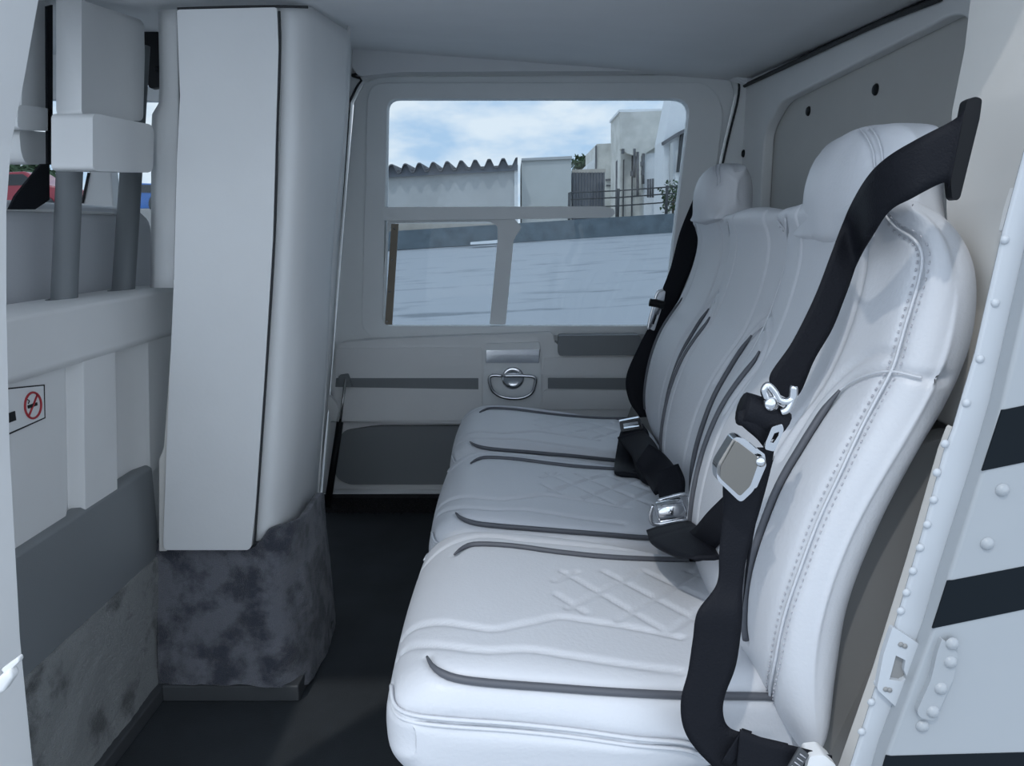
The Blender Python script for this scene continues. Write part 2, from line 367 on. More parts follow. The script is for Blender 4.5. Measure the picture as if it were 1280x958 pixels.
v, f = boxvf(cc+np.array([-.001, -rr_*.62, -.002]), cc+np.array([.0006, rr_*.5, .0025])); mesh('cigarette', v, f, M['blackp'], pl)
tube('smoke', [cc+np.array([0, -rr_*.55, rr_*.25]), cc+np.array([0, -rr_*.4, rr_*.45]), cc+np.array([0, -rr_*.6, rr_*.6])], .0007, M['blackp'], pl)
a_, b__ = onx(10, 529, XB+.0072), onx(19, 514, XB+.0085); v, f = boxvf(a_, b__); mesh('printed_block', v, f, M['blackp'], pl)

# ------------------------------------------------------------ padded column and its plush foot
colm = empty('trim_3', (-.55, 1.4, 0), kind='structure')
YC = 1.37
slab('column_panel', [(221, 12), (346, 9), (348, 60), (345, 160), (341, 300), (330, 480), (319, 640), (314, 684), (310, 688), (206, 688), (204, 680), (209, 540), (217, 360), (221, 200), (225, 120)], YC, .05, M['trim'], colm, r=4, bevel=.01, seg=4)
def pl_(pts, Y): return [PY(x, y, Y if not hasattr(Y, '__len__') else Y[i]) for i, (x, y) in enumerate(pts)]
SW = np.array([0, 0, 0])
loft('side_panel', [pl_([(349, 9), (350, 150), (343, 300), (332, 480), (321, 640), (318, 672)], 1.41),
                    pl_([(351, 8), (353, 150), (345, 300), (334, 480), (324, 640), (322, 676)], 1.387),
                    pl_([(372, 8), (374, 150), (366, 300), (354, 480), (344, 640), (341, 672)], 1.40),
                    pl_([(388, 9), (390, 150), (384, 300), (378, 480), (366, 620), (362, 658)], 1.47),
                    pl_([(432, 38), (426, 150), (412, 300), (402, 480), (386, 640), (386, 690)], 1.66),
                    pl_([(436, 50), (430, 150), (416, 300), (406, 480), (394, 640), (394, 690)], 1.75)], M['trim'], colm, solid=.006, off=0, n=40)
loft('side_panel', [pl_([(436, 30), (430, 150), (416, 300), (406, 480), (396, 640)], 1.74),
                    pl_([(437, 30), (433, 150), (420, 300), (408, 480), (394, 640)], 2.05),
                    pl_([(441, 60), (434, 150), (424, 300), (412, 480), (396, 632)], 2.42)], M['trim'], colm, solid=.006, off=0, n=30)
loft('edge_panel', [pl_([(200, 14), (201, 125), (192, 145), (191, 260), (190, 360)], 1.50), pl_([(206, 13), (207, 120), (200, 145), (198, 260), (196, 360)], 1.46), pl_([(221, 12), (223, 200), (218, 360)], 1.43)], M['trim'], colm, solid=.006, off=0, n=20)
slab('edge_strip', [(198, 575), (204, 560), (214, 420), (218, 420), (208, 690), (198, 690)], 1.38, .02, M['cream'], colm, bevel=.003)
tube('seam_line', [PY(x, y, YC+.004) for x, y in [(349, 14), (350, 60), (347, 160), (343, 300), (332, 480), (321, 640), (318, 682)]], .0022, M['seal'], colm)
tube('seam_line', [PY(x, y, YC+.006) for x, y in [(222, 11), (280, 9), (347, 8), (385, 9)]], .0022, M['seal'], colm)
tube('seam_line', [PY(x, y, YC+.012) for x, y in [(222, 16), (225, 120), (222, 200), (218, 350)]], .0016, M['seal'], colm)
# plush foot
def lerp(a, b, t): return a*(1-t)+b*t
T = [PY(196, 692, 1.42), PY(262, 690, 1.41), PY(316, 684, 1.39), PY(338, 664, 1.375), PY(372, 648, 1.44), PY(398, 618, 1.60), PY(402, 618, 1.72)]
B = [PY(200, 856, 1.36), PY(250, 856, 1.345), PY(300, 856, 1.345), PY(340, 858, 1.345), PY(384, 853, 1.40), PY(416, 782, 1.63), PY(404, 700, 1.78)]
T = [np.array(p)+np.array([0, 0, .03 if i < 2 else .0]) for i, p in enumerate(T)]
Tc, Bc = resample(catmull(T, 8), 101), resample(catmull(B, 8), 101)
def Pf2(s, t): i = int(round(s*100)); return lerp(Bc[i], Tc[i], t)
Pf2.n = (.5, -.85, 0)
lumpy('plush_foot', Pf2, M['carpet'], colm, .010, 5, 100)
pq = [PZ(203, 878, 0), PZ(374, 878, 0), PZ(418, 790, 0), (-.55, 1.8, 0)]
pb = [(p[0], p[1], 0) for p in pq]; v, f = slabvf(pb, [(a, b, .035) for a, b, c in pb]); mesh('plinth', v, f, M['plinth'], colm, bevel=.004)

# near door posts at both sides of the opening
lp = [(-260, -160), (64, -160), (54, -40), (48, 0), (30, 100), (14, 180), (8, 260), (8, 390), (12, 560), (25, 800), (42, 970), (45, 1100), (-260, 1100)]
tag(slab('trim_1', lp, YN+.06, -.06, M['white'], None, r=6, bevel=.012, seg=3), kind='structure')
lc = empty('door_latch_catch', PY(8, 850, YN), 'small clear plastic catch on the near left door post', 'catch')
slab('catch_block', [(-6, 850), (10, 838), (16, 848), (4, 866), (-6, 872)], YN-.012, .012, M['white'], lc, bevel=.003)
slab('catch_arm', [(0, 838), (22, 822), (24, 828), (6, 846)], YN-.008, .008, M['white'], lc, bevel=.002)

rp_ = empty('trim_2', (.5, .66, 0), kind='structure')
slab('post_trim', [(1216, -40), (1213, 0), (1206, 60), (1190, 140), (1183, 255), (1188, 380), (1172, 505), (1169, 524), (1180, 531), (1190, 530), (1214, 440), (1249, 285), (1284, 165), (1310, 60), (1320, -40)], .80, -.12, M['cream'], rp_, r=5, bevel=.012, seg=4)
slab('post_inner', [(1316, -60), (1284, 165), (1254, 262), (1248, 290), (1290, 290), (1400, 100), (1400, -60)], .70, -.05, M['white'], rp_, r=4, bevel=.006)
jb = slab('jamb_flange', [(1330, -60), (1282, 170), (1250, 290), (1216, 440), (1188, 535), (1178, 560), (1150, 665), (1110, 800), (1060, 958), (1040, 1030), (1110, 1030), (1160, 790), (1250, 500), (1300, 300), (1400, -60)], .646, -.006, M['jamb'], rp_, bevel=.004)
for i, (x, y) in enumerate([(1253, 300), (1241, 379), (1222, 449), (1205, 504), (1178, 555), (1168, 591), (1164, 625), (1156, 656), (1147, 685), (1138, 714), (1130, 741), (1123, 764), (1114, 791), (1104, 822), (1094, 853), (1086, 878), (1074, 915)]):
    lathe('rivet', [(0, .0025), (.002, .0022), (.0034, .0012), (.0038, 0)], PY(x+3, y, .6402), (0, -1, 0), M['jamb'], rp_, 12)
# striker opening in the flange
st = slab('striker_plate', [(1116, 784), (1150, 806), (1146, 838), (1128, 892), (1096, 862), (1104, 820)], .634, .006, M['jamb'], rp_, r=4, bevel=.002, holes=[[(1120, 820), (1132, 826), (1130, 838), (1134, 848), (1126, 852), (1112, 850)]])
slab('striker_void', [(1118, 818), (1134, 824), (1136, 850), (1126, 854), (1110, 851)], .6385, .0012, M['midgray'], st, bevel=0)
for (x, y) in [(1126, 806), (1131, 808), (1107, 862), (1112, 863)]: lathe('screw', [(0, .0012), (.0022, .001), (.0025, 0)], PY(x, y, .6338), (0, -1, 0), M['midgray'], st, 8)
# outer skin with its stripes
sk = empty('wall_outer', (.8, .62, 0), kind='structure')
def skinpts(px, d=0): return [PY(x, y, .625+d) for x, y in px]
slab('skin_panel', [(1400, -60), (1300, 300), (1252, 508), (1228, 590), (1184, 727), (1166, 790), (1108, 945), (1075, 1060), (1700, 1060), (1700, -60)], .622, .02, M['skin'], sk, bevel=.004)
for q in ([(1253, 513), (1330, 497), (1330, 568), (1228, 589)], [(1185, 727), (1330, 699), (1330, 752), (1166, 786)], [(1108, 946), (1330, 940), (1330, 1010), (1090, 1010)]):
    tag(slab('paint_stripe', q, .6212, .002, M['stripe'], sk, bevel=0), 'black paint stripe')
rs = slab('reinforcing_strap', [(1178, 798), (1198, 818), (1192, 850), (1168, 902), (1150, 898), (1146, 890), (1164, 850), (1172, 815)], .617, .006, M['skin'], sk, r=5, bevel=.002)
for (x, y) in [(1190, 805), (1188, 828), (1176, 861), (1166, 890)]: lathe('rivet', [(0, .004), (.003, .0035), (.005, .002), (.006, 0)], PY(x, y, .6172), (0, -1, 0), M['skin'], rs, 14)
for (x, y) in [(1253, 613), (1234, 680), (1153, 908)]: lathe('rivet', [(0, .004), (.003, .0035), (.005, .002), (.006, 0)], PY(x, y, .6218), (0, -1, 0), M['skin'], sk, 14)

# slanted grey shell behind the seats
gs = empty('trim_5', (.45, 1.5, 0), kind='structure')
pr = [(.33, 0), (.345, .30), (.42, .52), (.52, .80), (.56, .80), (.47, .30), (.45, 0)]
v, f = slabvf([(a, .70, b) for a, b in pr], [(a, YF-.08, b) for a, b in pr]); mesh('shell_panel', v, f, M['midgray'], gs, bevel=.008)
slab('shell_flange', [(1182, 528), (1170, 560), (1130, 700), (1090, 830), (1045, 958), (1035, 1010), (1060, 1010), (1085, 890), (1150, 665), (1188, 535)], .70, -.045, M['cream'], gs, bevel=.004)

slab('shell_side', [(1178, 532), (1120, 550), (1060, 650), (1020, 750), (1000, 850), (985, 905), (965, 925), (950, 1010), (1060, 1010), (1100, 880), (1150, 700), (1196, 540)], .79, -.03, M['midgray'], gs, bevel=.006)

# ------------------------------------------------------------ seats
def pillow(name, Fch, Rch, yc, w_, r, n, m_across, mt, parent, taper=None, bulge=.008, capn=10, crown=0.0):
    Fo = resample(catmull(Fch, 12), n); Ro = resample(catmull(Rch, 12), n)
    loop = np.vstack([Fo, Ro[::-1]]); L = len(loop)
    for _ in range(8): loop = .25*np.roll(loop, 1, 0)+.5*loop+.25*np.roll(loop, -1, 0)
    tg = np.roll(loop, -1, 0)-np.roll(loop, 1, 0)
    for _ in range(6): tg = .25*np.roll(tg, 1, 0)+.5*tg+.25*np.roll(tg, -1, 0)
    tg /= np.linalg.norm(tg, axis=1)[:, None]; nrm = np.stack([tg[:, 1], -tg[:, 0]], 1)
    ar = .5*np.sum(loop[:, 0]*np.roll(loop[:, 1], -1)-np.roll(loop[:, 0], -1)*loop[:, 1])
    if ar < 0: nrm = -nrm
    nc = 12; st = []
    for k in range(nc+1):
        a = math.pi/2*(1-k/nc); st.append((-w_+r-r*math.sin(a), r*(1-math.cos(a))))
    for k in range(1, m_across): t = k/m_across; st.append((-w_+r+2*(w_-r)*t, -crown*math.sin(math.pi*t)))
    st += [(-y, i) for y, i in reversed(st[:nc+1])]
    V = []; Fc = []
    thick = np.linalg.norm(loop[:n]-loop[::-1][:n], axis=1)
    dd = loop[None]-loop[:, None]; nd = np.einsum('ijk,ik->ij', dd, -nrm); d2 = (dd**2).sum(2)
    rad = np.where(nd > 1e-5, d2/(2*np.maximum(nd, 1e-5)), 9).min(1); lim = np.minimum(rad*.88, r)
    for _ in range(10): lim = np.minimum(lim, .25*np.roll(lim, 1)+.5*lim+.25*np.roll(lim, -1))
    def ring(y, ins):
        inn = lim*(ins/r) if ins > 0 else np.full(L, ins)
        P = loop-nrm*inn[:, None]
        yy = np.full(L, y)
        if taper: yy = yy*np.array([taper(z) for z in loop[:, 1]])
        return np.stack([P[:, 0], yc+yy, P[:, 1]], 1)
    for y, ins in st: V.append(ring(y, ins))
    R0 = len(st)
    for i in range(R0-1):
        for j in range(L): Fc.append((i*L+j, i*L+(j+1) % L, (i+1)*L+(j+1) % L, (i+1)*L+j))
    V = np.vstack(V)
    for side, base in ((-1, 0), (1, (R0-1)*L)):
        Rg = V[base:base+L]; a = Rg[:n]; b = Rg[::-1][:n]; off = len(V); extra = []
        for s in range(1, capn):
            t = s/capn; P = a*(1-t)+b*t; P = P.copy(); P[:, 1] += side*bulge*math.sin(math.pi*t)**2*np.minimum(1, 5*np.linspace(0, 1, n)*(1-np.linspace(0, 1, n)))**2; extra.append(P)
        V = np.vstack([V]+extra)
        idx = lambda s, i: base+i if s == 0 else (base+L-1-i if s == capn else off+(s-1)*n+i)
        for s in range(capn):
            for i in range(n-1):
                q = (idx(s, i), idx(s, i+1), idx(s+1, i+1), idx(s+1, i)); Fc.append(q if side < 0 else q[::-1])
    me = bpy.data.meshes.new(name); me.from_pydata(V.tolist(), [], Fc); me.update()
    bm = bmesh.new(); bm.from_mesh(me); bmesh.ops.remove_doubles(bm, verts=bm.verts, dist=1e-6); bmesh.ops.recalc_face_normals(bm, faces=bm.faces)
    for _ in range(8): bmesh.ops.smooth_vert(bm, verts=bm.verts, factor=.5, use_axis_x=True, use_axis_y=True, use_axis_z=True)
    bm.to_mesh(me); bm.free()
    me.materials.append(mt); me.polygons.foreach_set('use_smooth', [True]*len(me.polygons))
    o = bpy.data.objects.new(name, me); finish(o, parent); return o
def coords(me):
    a = np.empty(len(me.vertices)*3); me.vertices.foreach_get('co', a); return a.reshape(-1, 3)
def normals(me):
    a = np.empty(len(me.vertices)*3); me.vertices.foreach_get('normal', a); return a.reshape(-1, 3)
def bvh(me):
    return BVHTree.FromPolygons([tuple(c) for c in coords(me)], [tuple(p.vertices) for p in me.polygons])
def cast(tree, x, y):
    d = Vector(ray(x, y)).normalized(); h = tree.ray_cast(Vector(CAMC), d)
    return (np.array(h[0]), np.array(h[1])) if h[0] is not None else None
def castline(tree, px, n=60):
    P = resample(catmull(px, 8), n) if len(px) > 2 else resample(px, n); out = []; nn = []
    for x, y in P:
        h = cast(tree, x, y)
        if h is not None:
            if out and np.linalg.norm(h[0]-out[-1]) > .07: continue
            out.append(h[0]); nn.append(h[1])
    return np.array(out), np.array(nn)
def mirror(P, yc): Q = P.copy(); Q[:, 1] = 2*yc-Q[:, 1]; return Q
def groove(me, lines, width=.0045, depth=.004):
    c = coords(me); n = normals(me); D = np.zeros(len(c))
    for P in lines:
        if len(P) < 2: continue
        P = resample(P, max(4, int(np.sum(np.linalg.norm(np.diff(P, axis=0), axis=1))/.003)))
        lo, hi = P.min(0)-.03, P.max(0)+.03; idx = np.where(np.all((c > lo) & (c < hi), axis=1))[0]
        for k in range(0, len(idx), 4000):
            ii = idx[k:k+4000]; d = np.sqrt(((c[ii][:, None, :]-P[None])**2).sum(2).min(1))
            D[ii] = np.maximum(D[ii], depth*np.exp(-(d/width)**2))
    c = c-n*D[:, None]; me.vertices.foreach_set('co', c.ravel()); me.update()

YC1 = .915; HW = .212
# cushion side outline (x, z): top chain from the nose to the back, bottom chain alike
top = [(-.137, .392), (-.130, .420), (-.105, .444), (-.06, .456), (.02, .452), (.12, .440), (.22, .430), (.32, .425), (.345, .40)]
bot = [(-.137, .385), (-.132, .350), (-.105, .322), (-.05, .312), (.05, .315), (.15, .315), (.25, .315), (.32, .32), (.345, .38)]
seat = empty('cabin_seat', (.1, YC1, 0))
cush = pillow('seat_cushion', top, bot, YC1, HW, .045, 150, 100, M['leather'], seat, bulge=.004, crown=.004)
_c = coords(cush.data); _t = np.clip((_c[:, 0]-.10)/.2, 0, 1); _t = _t*_t*(3-2*_t); _c[:, 1] = YC1+(_c[:, 1]-YC1)*(1-.20*_t); cush.data.vertices.foreach_set('co', _c.ravel()); cush.data.update()
tr = bvh(cush.data)
def Z4(x, y): return (440+x*.3915, 583+y*.3915)
near_pipe, npn = castline(tr, [Z4(240, 610), Z4(262, 645), Z4(320, 675), Z4(430, 692), Z4(640, 708), Z4(840, 722), Z4(1060, 732), Z4(1280, 735), (985, 872)], 90)
far_pipe, fpn = castline(tr, [(568, 694), (578, 686), (595, 681), (640, 683), (700, 691), (760, 697), (830, 700), (900, 700)], 80)
edge, _ = castline(tr, [Z4(125, 700), Z4(132, 760), Z4(180, 792), Z4(300, 808), Z4(500, 822), Z4(700, 842), Z4(900, 870), Z4(1080, 888), (900, 950), (980, 960)], 110)
edge2 = edge+np.array([0, .0, -.008])
s1, _ = castline(tr, [Z4(150, 560), Z4(200, 515), Z4(280, 500), Z4(370, 510), Z4(450, 520), Z4(520, 508), Z4(600, 492), Z4(660, 480), Z4(740, 490), Z4(900, 515), Z4(1050, 545)], 80)
s2, _ = castline(tr, [Z4(140, 620), Z4(180, 580), Z4(270, 572), Z4(420, 588), Z4(560, 585), Z4(680, 602), Z4(860, 630), Z4(1050, 655)], 80)
Ls = [near_pipe, far_pipe, edge, mirror(edge, YC1), edge2, mirror(edge2, YC1), s1, s2, mirror(s2, YC1)]
groove(cush.data, Ls, .0045, .0045)
# quilted diamonds between the two inner seams
dg = []
ztop = lambda x: np.interp(x, [p[0] for p in top], [p[1] for p in top])
for k in range(-2, 6):
    for sgn in (1, -1):
        x0, y0 = .02+k*.072, -.11
        P = []
        for t in np.linspace(0, 1, 40):
            y = -.105+.21*t; x = x0+sgn*(y)*.85+.02
            if .055 < x < .27 and abs(y) < .045+.25*(x-.03): P.append((x, YC1+y, ztop(x)+.004))
        if len(P) > 3: dg.append(np.array(P))
groove(cush.data, dg, .0045, .0032)
back_line = [np.array([(.275, YC1+y, ztop(.275)+.003) for y in np.linspace(-.15, .15, 30)])]
groove(cush.data, back_line, .006, .004)
def pipe(P, nn, parent, r=.0042, name='piping'):
    P = P+nn*.0005 if nn is not None else P
    P = resample(P, 50); V, Fc = tubevf(P, [r*min(1, .35+i/7) for i in range(50)], 8); return mesh(name, V, Fc, M['pipe'], parent, smooth=True)
tag(pipe(near_pipe, npn, cush), 'dark grey piping'); tag(pipe(far_pipe, fpn, cush), 'dark grey piping')

def welt(P, parent, r=.0022, name='seam_welt', m_='leather'):
    P = resample(P, 90)
    for _ in range(3): P[1:-1] = .25*P[:-2]+.5*P[1:-1]+.25*P[2:]
    V, Fc = tubevf(P, r, 6); return mesh(name, V, Fc, M[m_], parent, smooth=True)
welt(edge, cush); welt(edge2, cush); welt(mirror(edge, YC1), cush)
# backrest
front_px = [(990, 918), (962, 878), (943, 830), (937, 780), (944, 720), (962, 655), (988, 595), (1020, 545), (1055, 498), (1082, 445), (1102, 390), (1116, 335), (1116, 290), (1100, 256)]
Ff = [PY(x, y, .77) for x, y in front_px]
rear_px = [(1000, 926), (1030, 905), (1046, 830), (1062, 745), (1100, 650), (1145, 560), (1180, 500), (1212, 425), (1224, 350), (1215, 300), (1185, 262), (1130, 238)]
Fr = [PY(x, y, .745) for x, y in rear_px]
Fch = [(p[0], p[2]) for p in Ff]; Rch = [(p[0], p[2]) for p in Fr]
print('backrest front', [(round(a, 3), round(b, 3)) for a, b in Fch]); print('rear', [(round(a, 3), round(b, 3)) for a, b in Rch])
def taper(z): return 1-.20*max(0, (z-.74)/.22)**2
backr = pillow('backrest', Fch, Rch, YC1, HW-.001, .060, 170, 100, M['leather'], seat, taper=taper, bulge=.004, crown=.008)
tb = bvh(backr.data)
def Z2(x, y): return (780+x*.3915, 400+y*.3915)
def Z1(x, y): return (780+x*.3915, 80+y*.3915)
bp, bn = castline(tb, [Z2(690, 225), Z2(640, 290), Z2(570, 400), Z2(500, 520), Z2(450, 640), Z2(410, 760), Z2(390, 860), Z2(385, 960), (933, 800)], 90)
sm, smn = castline(tb, [Z1(830, 480), Z1(870, 525), Z1(930, 560), Z1(955, 610), Z1(940, 700), Z1(900, 830), Z1(860, 970), Z2(840, 190), Z2(760, 340), Z2(690, 490), Z2(620, 640), Z2(560, 800), Z2(510, 950), (968, 830), (962, 870), (975, 905)], 160)
cx_, cxn = castline(tb, [Z2(1030, 190), Z2(950, 185), Z2(860, 165), Z2(780, 175), Z2(700, 215), Z2(640, 290), Z2(600, 350)], 60)
cx2, _ = castline(tb, [Z2(870, 105), Z2(800, 110), Z2(720, 150), Z2(620, 250), Z2(560, 340), Z2(500, 440)], 60)
print('lines', len(bp), len(sm), len(cx_), len(cx2))
rs_, _ = castline(tb, [Z2(640, 960), (1030, 860), (1028, 900)], 20)
mir = lambda P: mirror(P, YC1)
groove(backr.data, [bp, mir(bp), cx_, mir(cx_), cx2, mir(cx2)], .0048, .005); groove(backr.data, [sm, mir(sm)], .0042, .006)
# long vertical seams up the middle of the backrest
tree2 = bvh(backr.data)
def frontpt(y, z):
    h = tree2.ray_cast(Vector((-.5, YC1+y, z)), Vector((1, 0, 0))); return np.array(h[0]) if h[0] is not None else None
vs_ = []
for y0 in (.075, -.075, .12, -.12):
    P = [frontpt(y0*(1+.25*math.sin((z-.45)*5)), z) for z in np.linspace(.46, .93, 60)]; P = [p for p in P if p is not None]; vs_.append(np.array(P))
dgb = []
for k in range(-4, 12):
    for sgn in (1, -1):
        P = []
        for t in np.linspace(-.07, .07, 24):
            z = .40+k*.055+sgn*t*.9
            if .46 < z < .72:
                p = frontpt(t, z)
                if p is not None: P.append(p)
        if len(P) > 3: dgb.append(np.array(P))
groove(backr.data, vs_[:2], .004, .004)
welt(sm, backr, .0016); welt(mir(sm), backr, .0016); welt(cx_[9:], backr, .0014)
tag(pipe(bp, bn, backr), 'dark grey piping'); tag(pipe(mir(bp), bn*np.array([1, -1, 1]), backr), 'dark grey piping')
# row of stitches either side of the side seam
def stitches(P, nn, offs, parent, step=.0075, ln=.0032, wd=.0008):
    V = []; Fc = []; d = np.r_[0, np.cumsum(np.linalg.norm(np.diff(P, axis=0), axis=1))]
    for o_ in offs:
        for s in np.arange(.01, d[-1]-.01, step):
            p = np.array([np.interp(s, d, P[:, k]) for k in range(3)]); q = np.array([np.interp(s+.004, d, P[:, k]) for k in range(3)])
            n_ = np.array([np.interp(s, d, nn[:, k]) for k in range(3)]); n_ /= np.linalg.norm(n_); t = q-p; t /= np.linalg.norm(t)+1e-9; b = np.cross(n_, t)
            c = p+b*o_*1.0+n_*.0003
            i = len(V)
            for (a1, b1, c1) in [(-1, -1, 0), (1, -1, 0), (1, 1, 0), (-1, 1, 0), (-.7, -.6, 1), (.7, -.6, 1), (.7, .6, 1), (-.7, .6, 1)]:
                V.append(c+t*a1*ln/2+b*b1*wd+n_*(c1*.0011-.001))
            for q_ in [(0, 1, 5, 4), (1, 2, 6, 5), (2, 3, 7, 6), (3, 0, 4, 7), (4, 5, 6, 7)]: Fc.append(tuple(i+a for a in q_))
    return mesh('stitching', V, Fc, M['stitch'], parent)
M['stitch'] = mat('stitch_thread', (.5, .5, .53), .7)
tag(stitches(sm, smn, (-.006, .006), backr), kind='stuff')
# headrest
hf = [(.366, .880), (.358, .930), (.360, .962), (.370, .990), (.386, 1.008), (.408, 1.016)]
hr_ = [(.46, .880), (.465, .930), (.464, .962), (.456, .990), (.442, 1.008), (.425, 1.016)]
def htaper(z): return 1-.28*max(0, (z-.96)/.068)**2
headr = pillow('headrest', hf, hr_, YC1, .112, .075, 60, 50, M['leather'], seat, bulge=.004, crown=.003)
th = bvh(headr.data)
h1, _ = castline(th, [Z1(745, 195), Z1(775, 235), Z1(795, 280), Z1(800, 330)], 20); h2, _ = castline(th, [Z1(765, 180), Z1(800, 220), Z1(820, 270), Z1(825, 310)], 20)
groove(headr.data, [h1, h2, mir(h1), mir(h2)], .004, .003)
for q in (h1, h2):
    if len(q) > 3: welt(q, headr, .0012)

def place(root, dx, dy, dz=0, rz=0):
    root.location = (root.location[0]+dx, root.location[1]+dy, root.location[2]+dz)
s2_ = copy_tree(seat)
for ch in list(s2_.children):
    if ch.name.startswith('headrest'):
        for g in list(ch.children): bpy.data.objects.remove(g)
        bpy.data.objects.remove(ch)
place(s2_, .0, .43)
for ch in s2_.children:
    if ch.name.startswith('backrest'): ch.location.x += .04
s3_ = copy_tree(seat); place(s3_, .0, .86)
for ch in s3_.children:
    if not ch.name.startswith('seat_cushion'): ch.location.x += .08
for ch in s3_.children:
    if ch.name.startswith('headrest'): ch.location.z += .03; ch.location.x -= .02
tag(seat, 'white leather seat nearest the camera, tall headrest and diamond quilting', 'seat', 'row of cabin seats')
tag(s2_, 'middle white leather seat of the row, without a headrest', 'seat', 'row of cabin seats')
tag(s3_, 'white leather seat farthest away, beside the far door window', 'seat', 'row of cabin seats')
bb = empty('bench_plinth', (.15, 1.4, 0), 'dark box plinth under the row of white cushions', 'plinth')
box('base_panel', (.0, .74, 0), (.33, 2.24, .300), M['plinth'], bb, bevel=.01)
box('base_tray', (-.08, .76, .285), (.33, 2.22, .305), M['gray'], bb, bevel=.006)

# ------------------------------------------------------------ belts
SEATTREES = []
for root, dy in ((seat, 0), (s2_, .43), (s3_, .86)):
    for src in (cush, backr, headr):
        if dy == .43 and src is headr: continue
        c = coords(src.data)+np.array([0 if src is cush else {0: 0, .43: .04, .86: .08}[dy], dy, 0]); SEATTREES.append(BVHTree.FromPolygons([tuple(a) for a in c], [tuple(p.vertices) for p in src.data.polygons]))
def hitY(x, y):
    d = Vector(ray(x, y)).normalized(); best = 99
    for t in SEATTREES:
        h = t.ray_cast(Vector(CAMC), d)
        if h[0] is not None: best = min(best, h[0].y)
    return best
def strap(name, st, m, parent, clear=.008, th=.0022, n=10, clamp=True):
    """st: stations (left px, left py, right px, right py, Y wanted)"""
    S = catmull(np.array(st, float), n); V = []; L = []; R = []
    Ys = []
    for a, b, c, d, Y in S:
        yy = min([Y]+[] if not clamp else [Y]+[hitY(a*(1-t)+c*t, b*(1-t)+d*t)-clear for t in (0, .5, 1)]); Ys.append(yy)
    Ys = np.array(Ys)
    for _ in range(3):
        k = np.r_[Ys[0], Ys, Ys[-1]]; Ys = np.minimum(Ys, .25*k[:-2]+.5*k[1:-1]+.25*k[2:])
    for (a, b, c, d, Y), yy in zip(S, Ys): L.append(PY(a, b, yy)); R.append(PY(c, d, yy))
    L = np.array(L); R = np.array(R); nA = len(L)
    T = np.gradient((L+R)/2, axis=0); Wd = R-L; nn = np.cross(T, Wd); nn /= np.linalg.norm(nn, axis=1)[:, None]+1e-9
    k = 5
    for i in range(nA):
        for s in (1, -1):
            for j in range(k+1):
                t = j/k; V.append(L[i]*(1-t)+R[i]*t+nn[i]*s*th/2*(1 if 0 < j < k else .5))
    Fc = []; w2 = 2*(k+1)
    for i in range(nA-1):
        for s in (0, 1):
            for j in range(k): a = i*w2+s*(k+1)+j; Fc.append((a, a+1, a+w2+1, a+w2))
        for j in (0, k): a = i*w2+j; Fc.append((a, a+k+1, a+k+1+w2, a+w2))
    for i in (0, nA-1):
        for j in range(k): a = i*w2+j; Fc.append((a, a+1, a+k+2, a+k+1))
    return mesh(name, V, Fc, m, parent, smooth=True)
nb = empty('seat_belt', PY(940, 560, .66), 'black shoulder and lap belt with metal buckles hanging over the nearest seat', 'seat belt')
slab('belt_slot', [(1200, 128), (1210, 123), (1219, 126), (1216, 150), (1192, 248), (1187, 252), (1182, 248), (1180, 228)], .680, -.010, M['blackp'], nb, r=4, bevel=.003)
strap('shoulder_strap', [(1206, 138, 1186, 236, .668), (1190, 151, 1178, 229, .672), (1150, 172, 1140, 248, .68), (1110, 196, 1112, 264, .70), (1084, 222, 1090, 296, .73), (1060, 264, 1073, 326, .80), (1040, 315, 1056, 372, .80), (1018, 372, 1040, 412, .80), (990, 428, 1018, 450, .80), (963, 468, 1002, 488, .80), (965, 488, 990, 502, .80)], M['black'], nb)
YB = .70
def px3(l, Y): return [PY(x, y, Y) for x, y in l]
tube('chrome_hook', px3([(958, 498), (955, 488), (960, 482), (968, 490), (974, 500), (984, 502), (992, 496), (992, 484), (990, 500), (984, 512), (976, 516)], YB-.012), .0035, M['chrome'], nb)
lathe('pivot', [(0, .006), (.006, .005), (.007, 0)], PY(963, 505, YB-.012), (0, -1, 0), M['chrome'], nb, 14)
# the rolled webbing below the hook
tube('webbing_roll', px3([(928, 511), (945, 516), (962, 524), (974, 533)], YB), .016, M['black'], nb, seg=14)
strap('folded_webbing', [(921, 515, 962, 505, YB-.008), (925, 530, 972, 522, YB-.012), (945, 548, 972, 530, YB-.010), (955, 560, 968, 545, YB-.006)], M['black'], nb)
tgp = slab('tongue_plate', [(965, 534), (978, 530), (980, 538), (968, 565), (956, 562), (957, 554)], YB-.02, .004, M['chrome'], nb, r=3, bevel=.001, holes=[[(968, 542), (974, 540), (973, 545), (967, 554), (963, 553)]])
bk = slab('buckle_body', [(918, 546), (930, 548), (953, 568), (956, 580), (942, 614), (926, 629), (896, 600), (896, 582)], YB-.036, .016, M['chrome'], nb, r=6, bevel=.005, seg=3)
slab('buckle_lever', [(920, 551), (950, 574), (938, 608), (925, 621), (900, 598), (901, 584)], YB-.042, .010, M['plate'], bk, r=4, bevel=.004, seg=3)
slab('buckle_edge', [(945, 560), (956, 568), (958, 582), (946, 610), (940, 612), (952, 580)], YB-.030, .022, M['chrome'], bk, r=2, bevel=.002)
lathe('pivot', [(0, .005), (.004, .0045), (.005, 0)], PY(950, 577, YB-.040), (0, -1, 0), M['chrome'], bk, 12)
